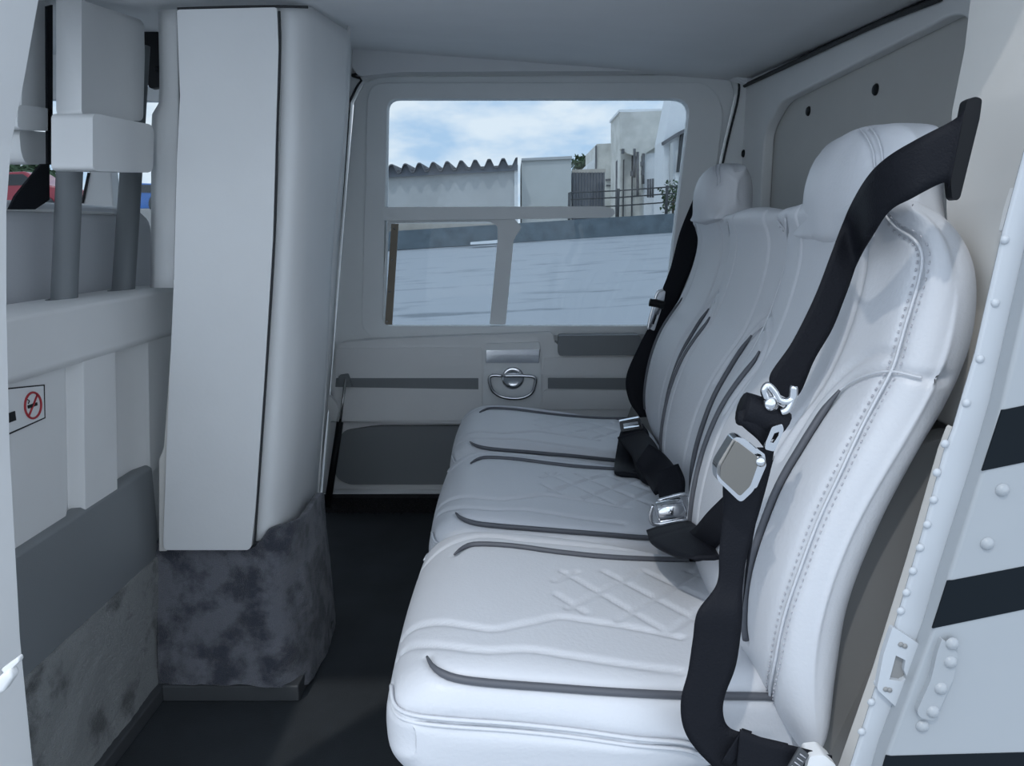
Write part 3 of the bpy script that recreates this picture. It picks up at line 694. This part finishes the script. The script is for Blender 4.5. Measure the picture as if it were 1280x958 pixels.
strap('lap_strap', [(925, 560, 968, 560, YB-.012), (905, 600, 963, 588, YB-.008), (904, 640, 952, 630, YB-.006), (899, 690, 935, 690, YB-.008), (896, 730, 928, 735, YB-.01), (872, 765, 928, 765, YB-.02), (866, 800, 925, 800, YB-.02), (860, 840, 919, 835, YB-.02), (851, 878, 906, 870, YB-.02), (856, 915, 904, 893, YB-.02), (880, 948, 912, 910, YB-.02), (915, 975, 935, 918, YB-.025), (960, 985, 985, 930, YB-.03)], M['black'], nb)
strap('belt_tail', [(940, 915, 912, 960, YB-.03), (928, 911, 900, 955, YB-.032)], M['black'], nb)
strap('anchor_webbing', [(925, 912, 920, 965, YB-.034), (960, 925, 950, 975, YB-.034), (1000, 935, 1000, 985, YB-.034), (1040, 945, 1035, 985, YB-.03)], M['black'], nb)
strap('webbing_loop', [(950, 630, 968, 570, YB+.0), (935, 690, 955, 610, YB), (928, 760, 945, 640, YB)], M['black'], nb)
tgl = slab('belt_tag', [(1000, 935), (1012, 945), (996, 970), (984, 962)], YB-.045, .003, M['plinth'], nb, bevel=.001)
for k in range(4):
    a = PY(1000-k*3.4, 943+k*5, YB-.0455); b = PY(1007-k*3.4, 948+k*5, YB-.0455); tube('tag_print', [a, b], .0006, M['stitch'], tgl, smooth=0)
slab('anchor_fitting', [(1012, 946), (1030, 944), (1046, 958), (1040, 975), (1006, 972)], YB-.04, .02, M['trim'], nb, r=4, bevel=.006)
# belt that crosses to the middle seat
mb = empty('seat_belt', PY(830, 620, 1.1), 'black lap belt with a chrome buckle folded on the middle seat', 'seat belt')
strap('lap_strap', [(905, 620, 915, 662, .98), (885, 640, 898, 682, 1.0), (866, 662, 880, 700, 1.03), (850, 668, 862, 702, 1.05)], M['black'], mb)
strap('tongue_webbing', [(808, 664, 862, 652, 1.12), (815, 680, 875, 662, 1.1), (840, 694, 890, 680, 1.08), (866, 698, 900, 698, 1.05)], M['black'], mb, th=.006)
V_ = px3([(818, 642), (856, 634)], 1.10)
lathe('buckle_barrel', [(0, 0), (.012, 0), (.0165, .003), (.0165, .040), (.012, .044), (0, .044)], PY(820, 641, 1.13), PY(860, 634, 1.13)-PY(820, 641, 1.13), M['chrome'], mb, 18)
tube('buckle_frame', px3([(822, 626), (856, 618), (862, 628), (858, 655)], 1.12), .003, M['chrome'], mb)
tube('buckle_frame', px3([(816, 632), (813, 645), (820, 656), (858, 650), (862, 660), (855, 664)], 1.12), .0035, M['chrome'], mb)
strap('buckle_webbing', [(822, 590, 848, 580, 1.2), (822, 606, 856, 600, 1.17), (824, 624, 856, 618, 1.15)], M['black'], mb, th=.005)
strap('folded_webbing', [(795, 580, 812, 555, 1.3), (808, 600, 830, 568, 1.27), (818, 618, 850, 592, 1.2)], M['black'], mb, th=.012)
fbm = empty('seat_belt', PY(790, 560, 1.45), 'black lap belt folded on the farthest seat, small metal end clip', 'seat belt')
strap('lap_strap', [(777, 536, 803, 530, 1.62), (772, 556, 812, 548, 1.58), (768, 590, 808, 596, 1.5), (780, 592, 812, 588, 1.45)], M['black'], fbm, th=.01)
strap('folded_webbing', [(772, 548, 805, 540, 1.60), (790, 572, 820, 556, 1.5), (800, 600, 828, 575, 1.4), (822, 612, 842, 590, 1.36)], M['black'], fbm, th=.012)
slab('end_clip', [(774, 527), (800, 522), (804, 537), (776, 540)], 1.60, .012, M['chrome'], fbm, r=2, bevel=.002, holes=[[(779, 530), (797, 527), (799, 533), (780, 536)]])
fs = empty('seat_belt', PY(800, 470, 1.9), 'black shoulder belt with chrome clip hanging between far seat and window', 'seat belt')
strap('shoulder_strap', [(868, 245, 895, 245, 2.15), (850, 290, 880, 290, 2.10), (838, 335, 865, 335, 2.08), (824, 372, 850, 372, 2.06), (818, 395, 840, 400, 2.05), (800, 430, 838, 430, 2.04), (783, 470, 832, 470, 2.02), (786, 500, 832, 500, 2.0), (800, 522, 836, 520, 1.98)], M['black'], fs, clamp=False)
tube('chrome_clip', px3([(829, 362), (822, 366), (818, 378), (812, 400), (810, 412)], 1.98), .0035, M['chrome'], fs)
slab('tongue_plate', [(822, 362), (832, 364), (830, 378), (818, 376)], 1.98, .008, M['chrome'], fs, r=2, bevel=.002)
slab('tongue_plate', [(819, 384), (827, 386), (818, 414), (811, 411)], 1.98, .006, M['chrome'], fs, r=2, bevel=.002, holes=[[(819, 393), (822, 394), (818, 406), (815, 405)]])
tube('clip_roll', px3([(812, 378), (822, 380), (830, 382)], 1.97), .010, M['blackp'], fs)

# gas strut on the far door
gst = empty('gas_strut', PY(415, 560, 2.2), 'black and steel gas strut at the left edge of the far door', 'strut')
tube('strut_rod', [PY(432, 474, 2.31), PY(425, 530, 2.28)], .004, M['rod'], gst, smooth=0)
tube('strut_body', [PY(425, 528, 2.28), PY(409, 634, 2.24)], .0105, M['blackp'], gst, smooth=0, seg=14)
slab('strut_bracket', [(423, 470), (434, 468), (440, 484), (424, 484)], 2.32, .02, M['gray'], gst, r=2, bevel=.002)
slab('strut_clip', [(406, 494), (413, 496), (420, 504), (424, 512), (420, 528), (414, 524), (410, 512), (405, 508)], 2.30, .02, M['white'], gst, r=2, bevel=.003)

# ------------------------------------------------------------ forward cabin seen over the bulkhead
Xp = XB-.035
for k, (a, b, t_, bt) in enumerate([(63, 98, -40, 386), (139, 168, -40, 366)]):
    Yk = PX((a+b)/2, bt, Xp)[1]; hw = .5*abs(PY(b, bt, Yk)[0]-PY(a, bt, Yk)[0])*1.0
    zb = .78; dYt = PX((a+b)/2+(2 if k == 0 else 6), -105, Xp)[1]-Yk
    po = empty('support_post', (Xp, Yk, zb), ['nearer dark grey upright post standing on the white beam', 'farther dark grey upright post, white pad fixed before it'][k], 'post', 'grey posts on the bulkhead beam')
    V = []; n_ = 20
    for z in (zb, 1.262):
        for q in range(n_): an = 2*math.pi*q/n_; V.append((Xp+(.021)*math.cos(an), Yk+(dYt if z > 1 else 0)+.018*math.sin(an), z))
    Fc = [(q, (q+1) % n_, n_+(q+1) % n_, n_+q) for q in range(n_)]+[tuple(range(n_)), tuple(range(n_, 2*n_))]
    mesh('post_tube', V, Fc, M['post'], po, smooth=False, bevel=.001)
    lathe('post_foot', [(.022, .0), (.026, .0), (.026, .004), (.022, .005)], (Xp, Yk, zb+.005), (0, 0, 1), M['post'], po)
def pad(name, Fp, Rp, X0, X1, m_, parent, r=8, bev=.012):
    fr3 = [PX(x, y, X1) for x, y in roundpoly(Fp, r)]; bk3 = [p-np.array([X1-X0, 0, 0]) for p in fr3]
    v, f = slabvf(fr3, bk3); return mesh(name, v, f, m_, parent, bevel=bev, seg=4)
hpad = empty('headrest_pad', PX(135, 120, XB+.02), 'white padded headrest block fixed across the two grey posts', 'headrest')
pad('pad_upper', [(102, -30), (102, 0), (180, 26), (181, 70), (179, 152), (102, 145)], None, XB-.01, XB+.03, M['trim'], hpad)
pad('pad_lower', [(116, 141), (190, 156), (193, 166), (191, 216), (116, 214)], None, XB-.01, XB+.055, M['trim'], hpad, bev=.016)
hp2 = empty('headrest_pad', PX(40, 120, XB-.1), 'white padded headrest left of the grey posts, behind the near door post', 'headrest')
pad('pad_upper', [(34, 0), (60, -10), (66, 20), (66, 160), (26, 160), (28, 90)], None, XB-.16, XB-.10, M['trim'], hp2)
pad('pad_lower', [(22, 130), (64, 136), (66, 164), (22, 162)], None, XB-.17, XB-.085, M['trim'], hp2)
pad('pad_foot', [(24, 162), (66, 166), (64, 206), (32, 206), (26, 190)], None, XB-.16, XB-.11, M['trim'], hp2)
fstp = empty('shoulder_belt', PX(40, 230, XB-.12), 'black webbing strap slanting behind the nearer grey post', 'strap')
for q in ([(52, 205), (62, 205), (62, 250), (44, 262), (12, 262), (20, 245)], [(59, 8), (66, 6), (66, 206), (60, 206)]):
    fr3 = [PX(x, y, XB-.085) for x, y in q]; v, f = slabvf(fr3, [p-np.array([.004, 0, 0]) for p in fr3]); mesh('webbing', v, f, M['black'], fstp)
# pilot seat back, pillow shaped
ps = empty('pilot_seat', (XB-.16, 1.2, .6), 'white rounded pilot seat back behind the white bulkhead beam', 'seat')
zt = PX(110, 256, XB-.18)[2]
ya0, ya1 = .80, PX(197, 320, XB-.12)[1]
ap = [(XB-.25, .40), (XB-.12, .40), (XB-.115, .70), (XB-.13, zt-.03), (XB-.155, zt-.004), (XB-.19, zt), (XB-.235, zt-.02), (XB-.25, zt-.07)]
def rot(P): return P
fr3 = [(a, ya0, b) for a, b in ap]; bk3 = [(a, ya1, b) for a, b in ap]; v, f = slabvf(fr3, bk3); mesh('seat_back', v, f, M['leather'], ps, bevel=.035, seg=6)
tube('back_seam', [(XB-.137, y, zt-.018) for y in np.linspace(ya0+.03, ya1-.05, 12)], .003, M['trim'], ps)
dsh = empty('sun_visor', PY(192, 70, 2.2), 'black visor hanging high behind the white column', 'visor')
slab('visor_blade', [(178, 28), (190, 30), (199, 42), (204, 108), (187, 111), (180, 95)], 1.95, .02, M['blackp'], dsh, r=4, bevel=.004)
lathe('visor_knob', [(0, .006), (.006, .005), (.008, 0)], PY(196, 86, 1.948), (0, -1, 0), M['blackp'], dsh, 12)

# forward side: wall with the cockpit side window, nose closed off
fw = empty('wall_forward', (-1.3, 2.5, 0), kind='structure')
ZF = 2.50
wo1 = [(-2.6, 0.0), (-.86, 0.0), (-.86, 1.5), (-2.6, 1.5)]
w1 = roundpoly([(-60, 122), (204, 126), (206, 262), (-60, 262)], 8); w2 = roundpoly([(120, 4), (202, 24), (201, 108), (120, 108)], 5)
O3 = [np.array([a, ZF, b]) for a, b in wo1]; H1 = [PY(x, y, ZF) for x, y in w1]; H2 = [PY(x, y, ZF) for x, y in w2]; s_ = np.array([0, .04, 0])
v, f = slabvf(O3, [p+s_ for p in O3], [H1, H2], [[p+s_ for p in H1], [p+s_ for p in H2]]); mesh('side_panel', v, f, M['trim'], fw, bevel=.004)
for H in (H1, H2):
    g_ = [p+np.array([0, .02, 0]) for p in H]; v, f = slabvf(g_, [p+np.array([0, .004, 0]) for p in g_]); mesh('pane', v, f, M['glass'], fw)
slab('window_post', [(112, 210), (138, 210), (142, 262), (100, 262)], ZF-.02, .05, M['trim'], fw, bevel=.006)
tube('window_gasket', px3([(111, 216), (103, 254)], ZF-.024), .004, M['seal'], fw, smooth=0)
# nose end with windscreen
nose = [(-2.32, YN, 0), (-2.32, 2.54, 0), (-2.32, 2.54, 1.5), (-2.32, YN, 1.5)]
nh = [(-2.32, .75, .7), (-2.32, 2.4, .7), (-2.32, 2.4, 1.2), (-2.32, .75, 1.2)]
sx_ = np.array([-.03, 0, 0]); v, f = slabvf([np.array(p) for p in nose], [np.array(p)+sx_ for p in nose], [[np.array(p) for p in nh]], [[np.array(p)+sx_ for p in nh]]); mesh('nose_panel', v, f, M['trim'], fw)
v, f = slabvf([np.array(p)+sx_*.5 for p in nh], [np.array(p)+sx_*.6 for p in nh]); mesh('pane', v, f, M['glass'], fw)

# ------------------------------------------------------------ outside: apron, kerb, buildings
pA = PY(485, 314, 22); pB = PY(840, 291, 22); GA = -.72
A_ = np.array([[pA[0], pA[1]], [pB[0], pB[1]]]); bx, by = np.linalg.solve(A_, [pA[2]-GA, pB[2]-GA])
def gz(x, y): return GA+bx*x+by*y if y < 22 else GA+bx*x+by*22
V = []; Fc = []; gx = [-80, -40, -10, 0, 10, 40, 80]; gy = [-60, -20, 0, 10, 22, 22.3]
for x in gx:
    for y in gy: V.append((x, y, GA+np.clip(bx*x, -1.2, 1.2)+by*min(y, 22)))
for i in range(len(gx)-1):
    for j in range(len(gy)-1): k = len(gy); Fc.append((i*k+j, i*k+j+1, (i+1)*k+j+1, (i+1)*k+j))
M['tarmac'] = mat('tarmac', (.36, .39, .42), .85, bump=.3, bscale=30, col2=(.20, .225, .25), vscale=.9, detail=8, stretch=(.6, 2.6, 1), lo=.34, hi=.44)
tag(mesh('ground', V, Fc, M['tarmac']), kind='structure')
M['pave'] = mat('sandy_paving', (.50, .47, .42), .9, var=.2, vscale=2)
tag(box('ground_far', (-80, 22.2, -2), (80, 140, gz(3, 22)+.35), M['pave'], bevel=0), kind='structure')
M['kerb'] = mat('kerb_paint', (.13, .17, .20), .7, var=.3, vscale=3)
M['render'] = mat('grey_render', (.50, .52, .53), .85, var=.10, vscale=.8)
M['render2'] = mat('pale_render', (.53, .56, .56), .85, var=.12, vscale=.8)
M['wht'] = mat('weathered_white', (.74, .74, .70), .8, var=.25, vscale=1.5)
M['wht2'] = mat('clean_white', (.80, .83, .86), .7, var=.06)
M['corr'] = mat('fibre_cement', (.17, .175, .19), .8, var=.4, vscale=2)
M['cont'] = mat('ribbed_steel', (.20, .22, .26), .6, var=.2)
M['dark'] = mat('dark_metal', (.05, .055, .06), .6)
M['leaf'] = mat('leaf_green', (.06, .11, .05), .8, var=.5, vscale=8)
M['trunk'] = mat('bark', (.10, .08, .06), .9)
gf0 = gz(3, 22)+.33
def obox(name, x0, x1, yt0, yt1, yb_, Y, depth, m, parent, yb1=None, bevel=0):
    """upright box front measured on the plane Y"""
    yb1 = yb_ if yb1 is None else yb1
    q = [PY(x0, yt0, Y), PY(x1, yt1, Y), PY(x1, yb1, Y), PY(x0, yb_, Y)]
    if Y > 22 and yb_ > 239:
        for p in q[2:]: p[2] = gf0
    v, f = slabvf(q, [p+np.array([0, depth, 0]) for p in q]); return mesh(name, v, f, m, parent, bevel=bevel)
kb = tag(obox('kerb_wall', 380, 1000, 296, 257, 320, 22, .4, M['kerb'], None, yb1=281), 'low dark blue-grey kerb wall beyond the apron', 'wall')
wb = obox('kerb_block', 588, 625, 303, 300, 306, 21, .3, M['wht2'], None, yb1=304); tag(wb, 'small white block lying on the apron before the kerb', 'block')
h1 = empty('storage_building', PY(560, 300, 26), 'low grey building with a dark corrugated roof edge', 'building')
obox('wall', 380, 647, 221, 208, 300, 26, 4, M['render'], h1)
obox('corner_strip', 643, 647.5, 206, 206, 300, 25.95, .2, M['wht2'], h1)
obox('roof_board', 380, 647, 219, 206, 226, 25.9, .15, M['corr'], h1, yb1=213)
# corrugated roof: a wavy sheet
V = []; Fc = []; nW = 200
p0, p1 = PY(380, 218, 25.6), PY(647, 203.5, 25.6); wave = abs(PY(505, 210, 25.6)[0]-PY(487.5, 210, 25.6)[0])
for i in range(nW+1):
    t = i/nW; p = p0*(1-t)+p1*t; ph = (p[0]-p0[0])/wave*2*math.pi; h = .13*np.clip(1.25*math.sin(ph), -1, 1)
    for dy, dz in ((0, 0), (.0, .04), (3.5, .10), (3.5, .06)): V.append((p[0], p[1]+dy, p[2]+h+dz))
for i in range(nW):
    for j in range(4): a = i*4+j; b = i*4+(j+1) % 4; Fc.append((a, b, b+4, a+4))
mesh('corrugated_sheet', V, Fc, M['corr'], h1)
V2 = []; F2 = []
for i in range(nW+1):
    a = V[i*4]; V2 += [(a[0], a[1]+.25, a[2]+.01), (a[0], a[1]+.25, (p0*(1-i/nW)+p1*(i/nW))[2]-.22)]
for i in range(nW): F2.append((2*i, 2*i+1, 2*i+3, 2*i+2))
mesh('wave_filler', V2, F2, M['cont'], h1, solid=.03)
h2 = empty('plain_building', PY(680, 300, 26.5), 'plain pale grey block joined to the right of the corrugated roof', 'building')
obox('wall', 652, 714, 200, 197, 300, 26.5, 5, M['render2'], h2); obox('coping', 652, 715, 198, 195, 201, 26.4, 5.2, M['render'], h2, yb1=198.5)
h3_ = empty('ribbed_container', PY(736, 255, 28), 'blue-grey ribbed steel container behind the railing', 'container')
obox('container_wall', 716, 756, 215, 214, 262, 28, 2, M['cont'], h3_); obox('top_rail', 715, 757, 212, 211, 216, 27.95, .1, M['pave'], h3_)
for k in range(11): x = 717+k*3.7; obox('rib', x, x+1.4, 216, 215, 262, 27.93, .08, M['corr'], h3_)
h4 = empty('white_shed', PY(757, 240, 40), 'small cream white building between container and the tall white one', 'building')
obox('wall', 746, 770, 180, 179, 262, 40, 6, M['wht'], h4); obox('corner_pipe', 744.5, 746, 182, 182, 262, 39.9, .2, M['corr'], h4)
obox('low_wall', 734, 746, 206, 197, 262, 41, 4, M['wht2'], h4); obox('vent', 757, 766, 224, 223, 226, 39.9, .1, M['corr'], h4); obox('vent', 758, 766, 231, 231, 233, 39.9, .1, M['corr'], h4)
h5 = empty('tall_white_building', PY(800, 240, 36), 'tall weathered white building with pipes and gates', 'building')
obox('wall', 776, 838, 139, 137, 258, 36, 3.5, M['wht'], h5); obox('parapet', 774, 838, 137, 135.5, 140, 35.9, 3.5, M['wht2'], h5)
slab('upper_block', [(789, 140), (833, 138), (829, 178), (800, 196), (784, 192), (776, 186), (776, 140)], 35.5, .5, M['wht'], h5, bevel=0)
obox('dark_slit', 779, 780.5, 200, 199, 247, 35.8, .1, M['dark'], h5); obox('dark_slit', 770, 772, 202, 200, 247, 35.8, .1, M['corr'], h5)
obox('dark_slit', 790, 791.5, 186, 186, 247, 35.8, .1, M['dark'], h5)
obox('bay', 806, 823, 192, 191, 240, 35.7, .3, M['wht2'], h5)
for (x, y0, y1) in [(797, 190, 245), (800, 195, 245), (804, 192, 230), (793, 186, 222)]: tube('pipe', [PY(x, y0, 35.5), PY(x, y1, 35.5)], .06, M['corr'] if x != 800 else M['wht'], h5, smooth=0, seg=6)
for (x, y) in [(779, 189), (790, 217), (802, 205), (804, 216)]: obox('fixture', x-1.6, x+1.6, y-3, y-3, y+3, 35.4, .2, M['corr'], h5)
for k in range(5): tube('gate_bar', [PY(810+k*3, 224-k*.3, 35), PY(810+k*3, 247, 35)], .05, M['corr'], h5, smooth=0, seg=6)
h6 = empty('white_hangar', PY(850, 200, 32), 'bright white hangar with a dark opening at the right of the window', 'building')
slab('wall', [(830, 175), (843, 110), (900, 105), (900, 280), (828, 280)], 32, 2, M['wht2'], h6, bevel=0)
slab('eave', [(829, 177), (846, 166), (866, 156), (866, 160), (846, 171), (830, 181)], 31.7, .4, M['corr'], h6, bevel=0)
slab('opening', [(851, 168), (870, 158), (870, 215), (846, 215)], 31.85, .3, M['dark'], h6, bevel=0)
obox('column', 838, 842, 180, 178, 250, 31.7, .2, M['render'], h6)
# railing on the kerb
rl = empty('railing', PY(800, 270, 23), 'thin dark metal railing in front of the white buildings', 'railing')
for x, yt, yb2 in ((773, 236, 273), (834, 232, 272), (712, 241, 275)): tube('post', [PY(x, yt, 23), np.array([PY(x, yt, 23)[0], 23, gz(3, 22)+.34])], .045, M['dark'], rl, smooth=0, seg=8)
for dy in (0, 8.5, 19): tube('rail', [PY(712, 241+dy, 23), PY(773, 238.5+dy, 23), PY(834, 234+dy, 23), PY(900, 230+dy, 23)], .022, M['dark'], rl, smooth=0, seg=6)
def foliage(name, c, rad, n, parent, size=.12, sq=(1, 1, 1)):
    V = []; Fc = []
    for k in range(n):
        d = rng.normal(size=3); d /= np.linalg.norm(d); p = np.array(c)+d*rad*np.array(sq)*rng.uniform(.55, 1.05)*(1+.18*math.sin(d[0]*9+d[2]*7))
        a = rng.normal(size=3); a /= np.linalg.norm(a); b = np.cross(a, rng.normal(size=3)); b /= np.linalg.norm(b); s = size*rng.uniform(.6, 1.3); i = len(V)
        V += [p-a*s, p+b*s*.5, p+a*s, p-b*s*.5]; Fc.append((i, i+1, i+2, i+3))
    return tag(mesh(name, V, Fc, M['leaf'], parent), kind='stuff')
def tree(px, py, Y, rad, base, name, lab, cat, n=500, sq=(1, 1, .9), size=.2):
    c = PY(px, py, Y); t = empty(name, (c[0], c[1], base), lab, cat)
    tube('trunk', [(c[0], c[1], base), (c[0], c[1], c[2])], rad*.08, M['trunk'], t, smooth=0, seg=8)
    foliage('foliage', c, rad, n, t, size, sq)
gf = gz(3, 22)+.35
tree(842, 247, 24, .42, gf, 'shrub', 'green shrub at the lower right corner of the far window', 'shrub', 500, (1, 1, 1.2), .06)
tree(727, 206, 60, .75, gf, 'tree', 'small round green tree top beside the cream white building', 'tree', 400)
tree(20, 226, 40, 1.6, -1, 'tree', 'green tree seen through the cockpit window at far left', 'tree', 900, (1.6, 1, .55), .25)
tree(38, 228, 44, 1.5, -1, 'tree', 'wide dark tree behind the red car, left of grey post', 'tree', 700, (1.3, 1, .6), .25)
def car(px, py, Y, L, col, lab, flip=1):
    c = PY(px, py, Y); z = c[2]; t = empty('car', (c[0], c[1], z-.5), lab, 'car'); m_ = mat('car_paint', col, .3, coat=.5)
    pr = [(-.5, .0), (-.5, .22), (-.36, .30), (-.22, .50), (.14, .52), (.30, .34), (.48, .28), (.5, .0)]
    P = [(c[0]+flip*a*L, c[1], z-.5+b*L*.62+.2) for a, b in pr]; v, f = slabvf([np.array(p) for p in P], [np.array(p)+np.array([0, 1.7, 0]) for p in P]); mesh('body', v, f, m_, t, bevel=.08)
    gp = [(-.31, .31), (-.20, .47), (.12, .48), (.25, .33)]
    P = [(c[0]+flip*a*L, c[1]-.02, z-.5+b*L*.62+.2) for a, b in gp]; v, f = slabvf([np.array(p) for p in P], [np.array(p)+np.array([0, .05, 0]) for p in P]); mesh('side_window', v, f, M['dark'], t)
    for a in (-.3, .3): lathe('wheel', [(0, .0), (.30, .0), (.33, .06), (.33, .2), (0, .2)], (c[0]+a*L, c[1]+.1, z-.2), (0, -1, 0), M['dark'], t)
car(16, 250, 30, 4.2, (.35, .03, .05), 'red parked car seen low through the cockpit window')
car(172, 247, 22, 2.2, (.03, .16, .50), 'small blue vehicle seen between the farther post and column', -1)
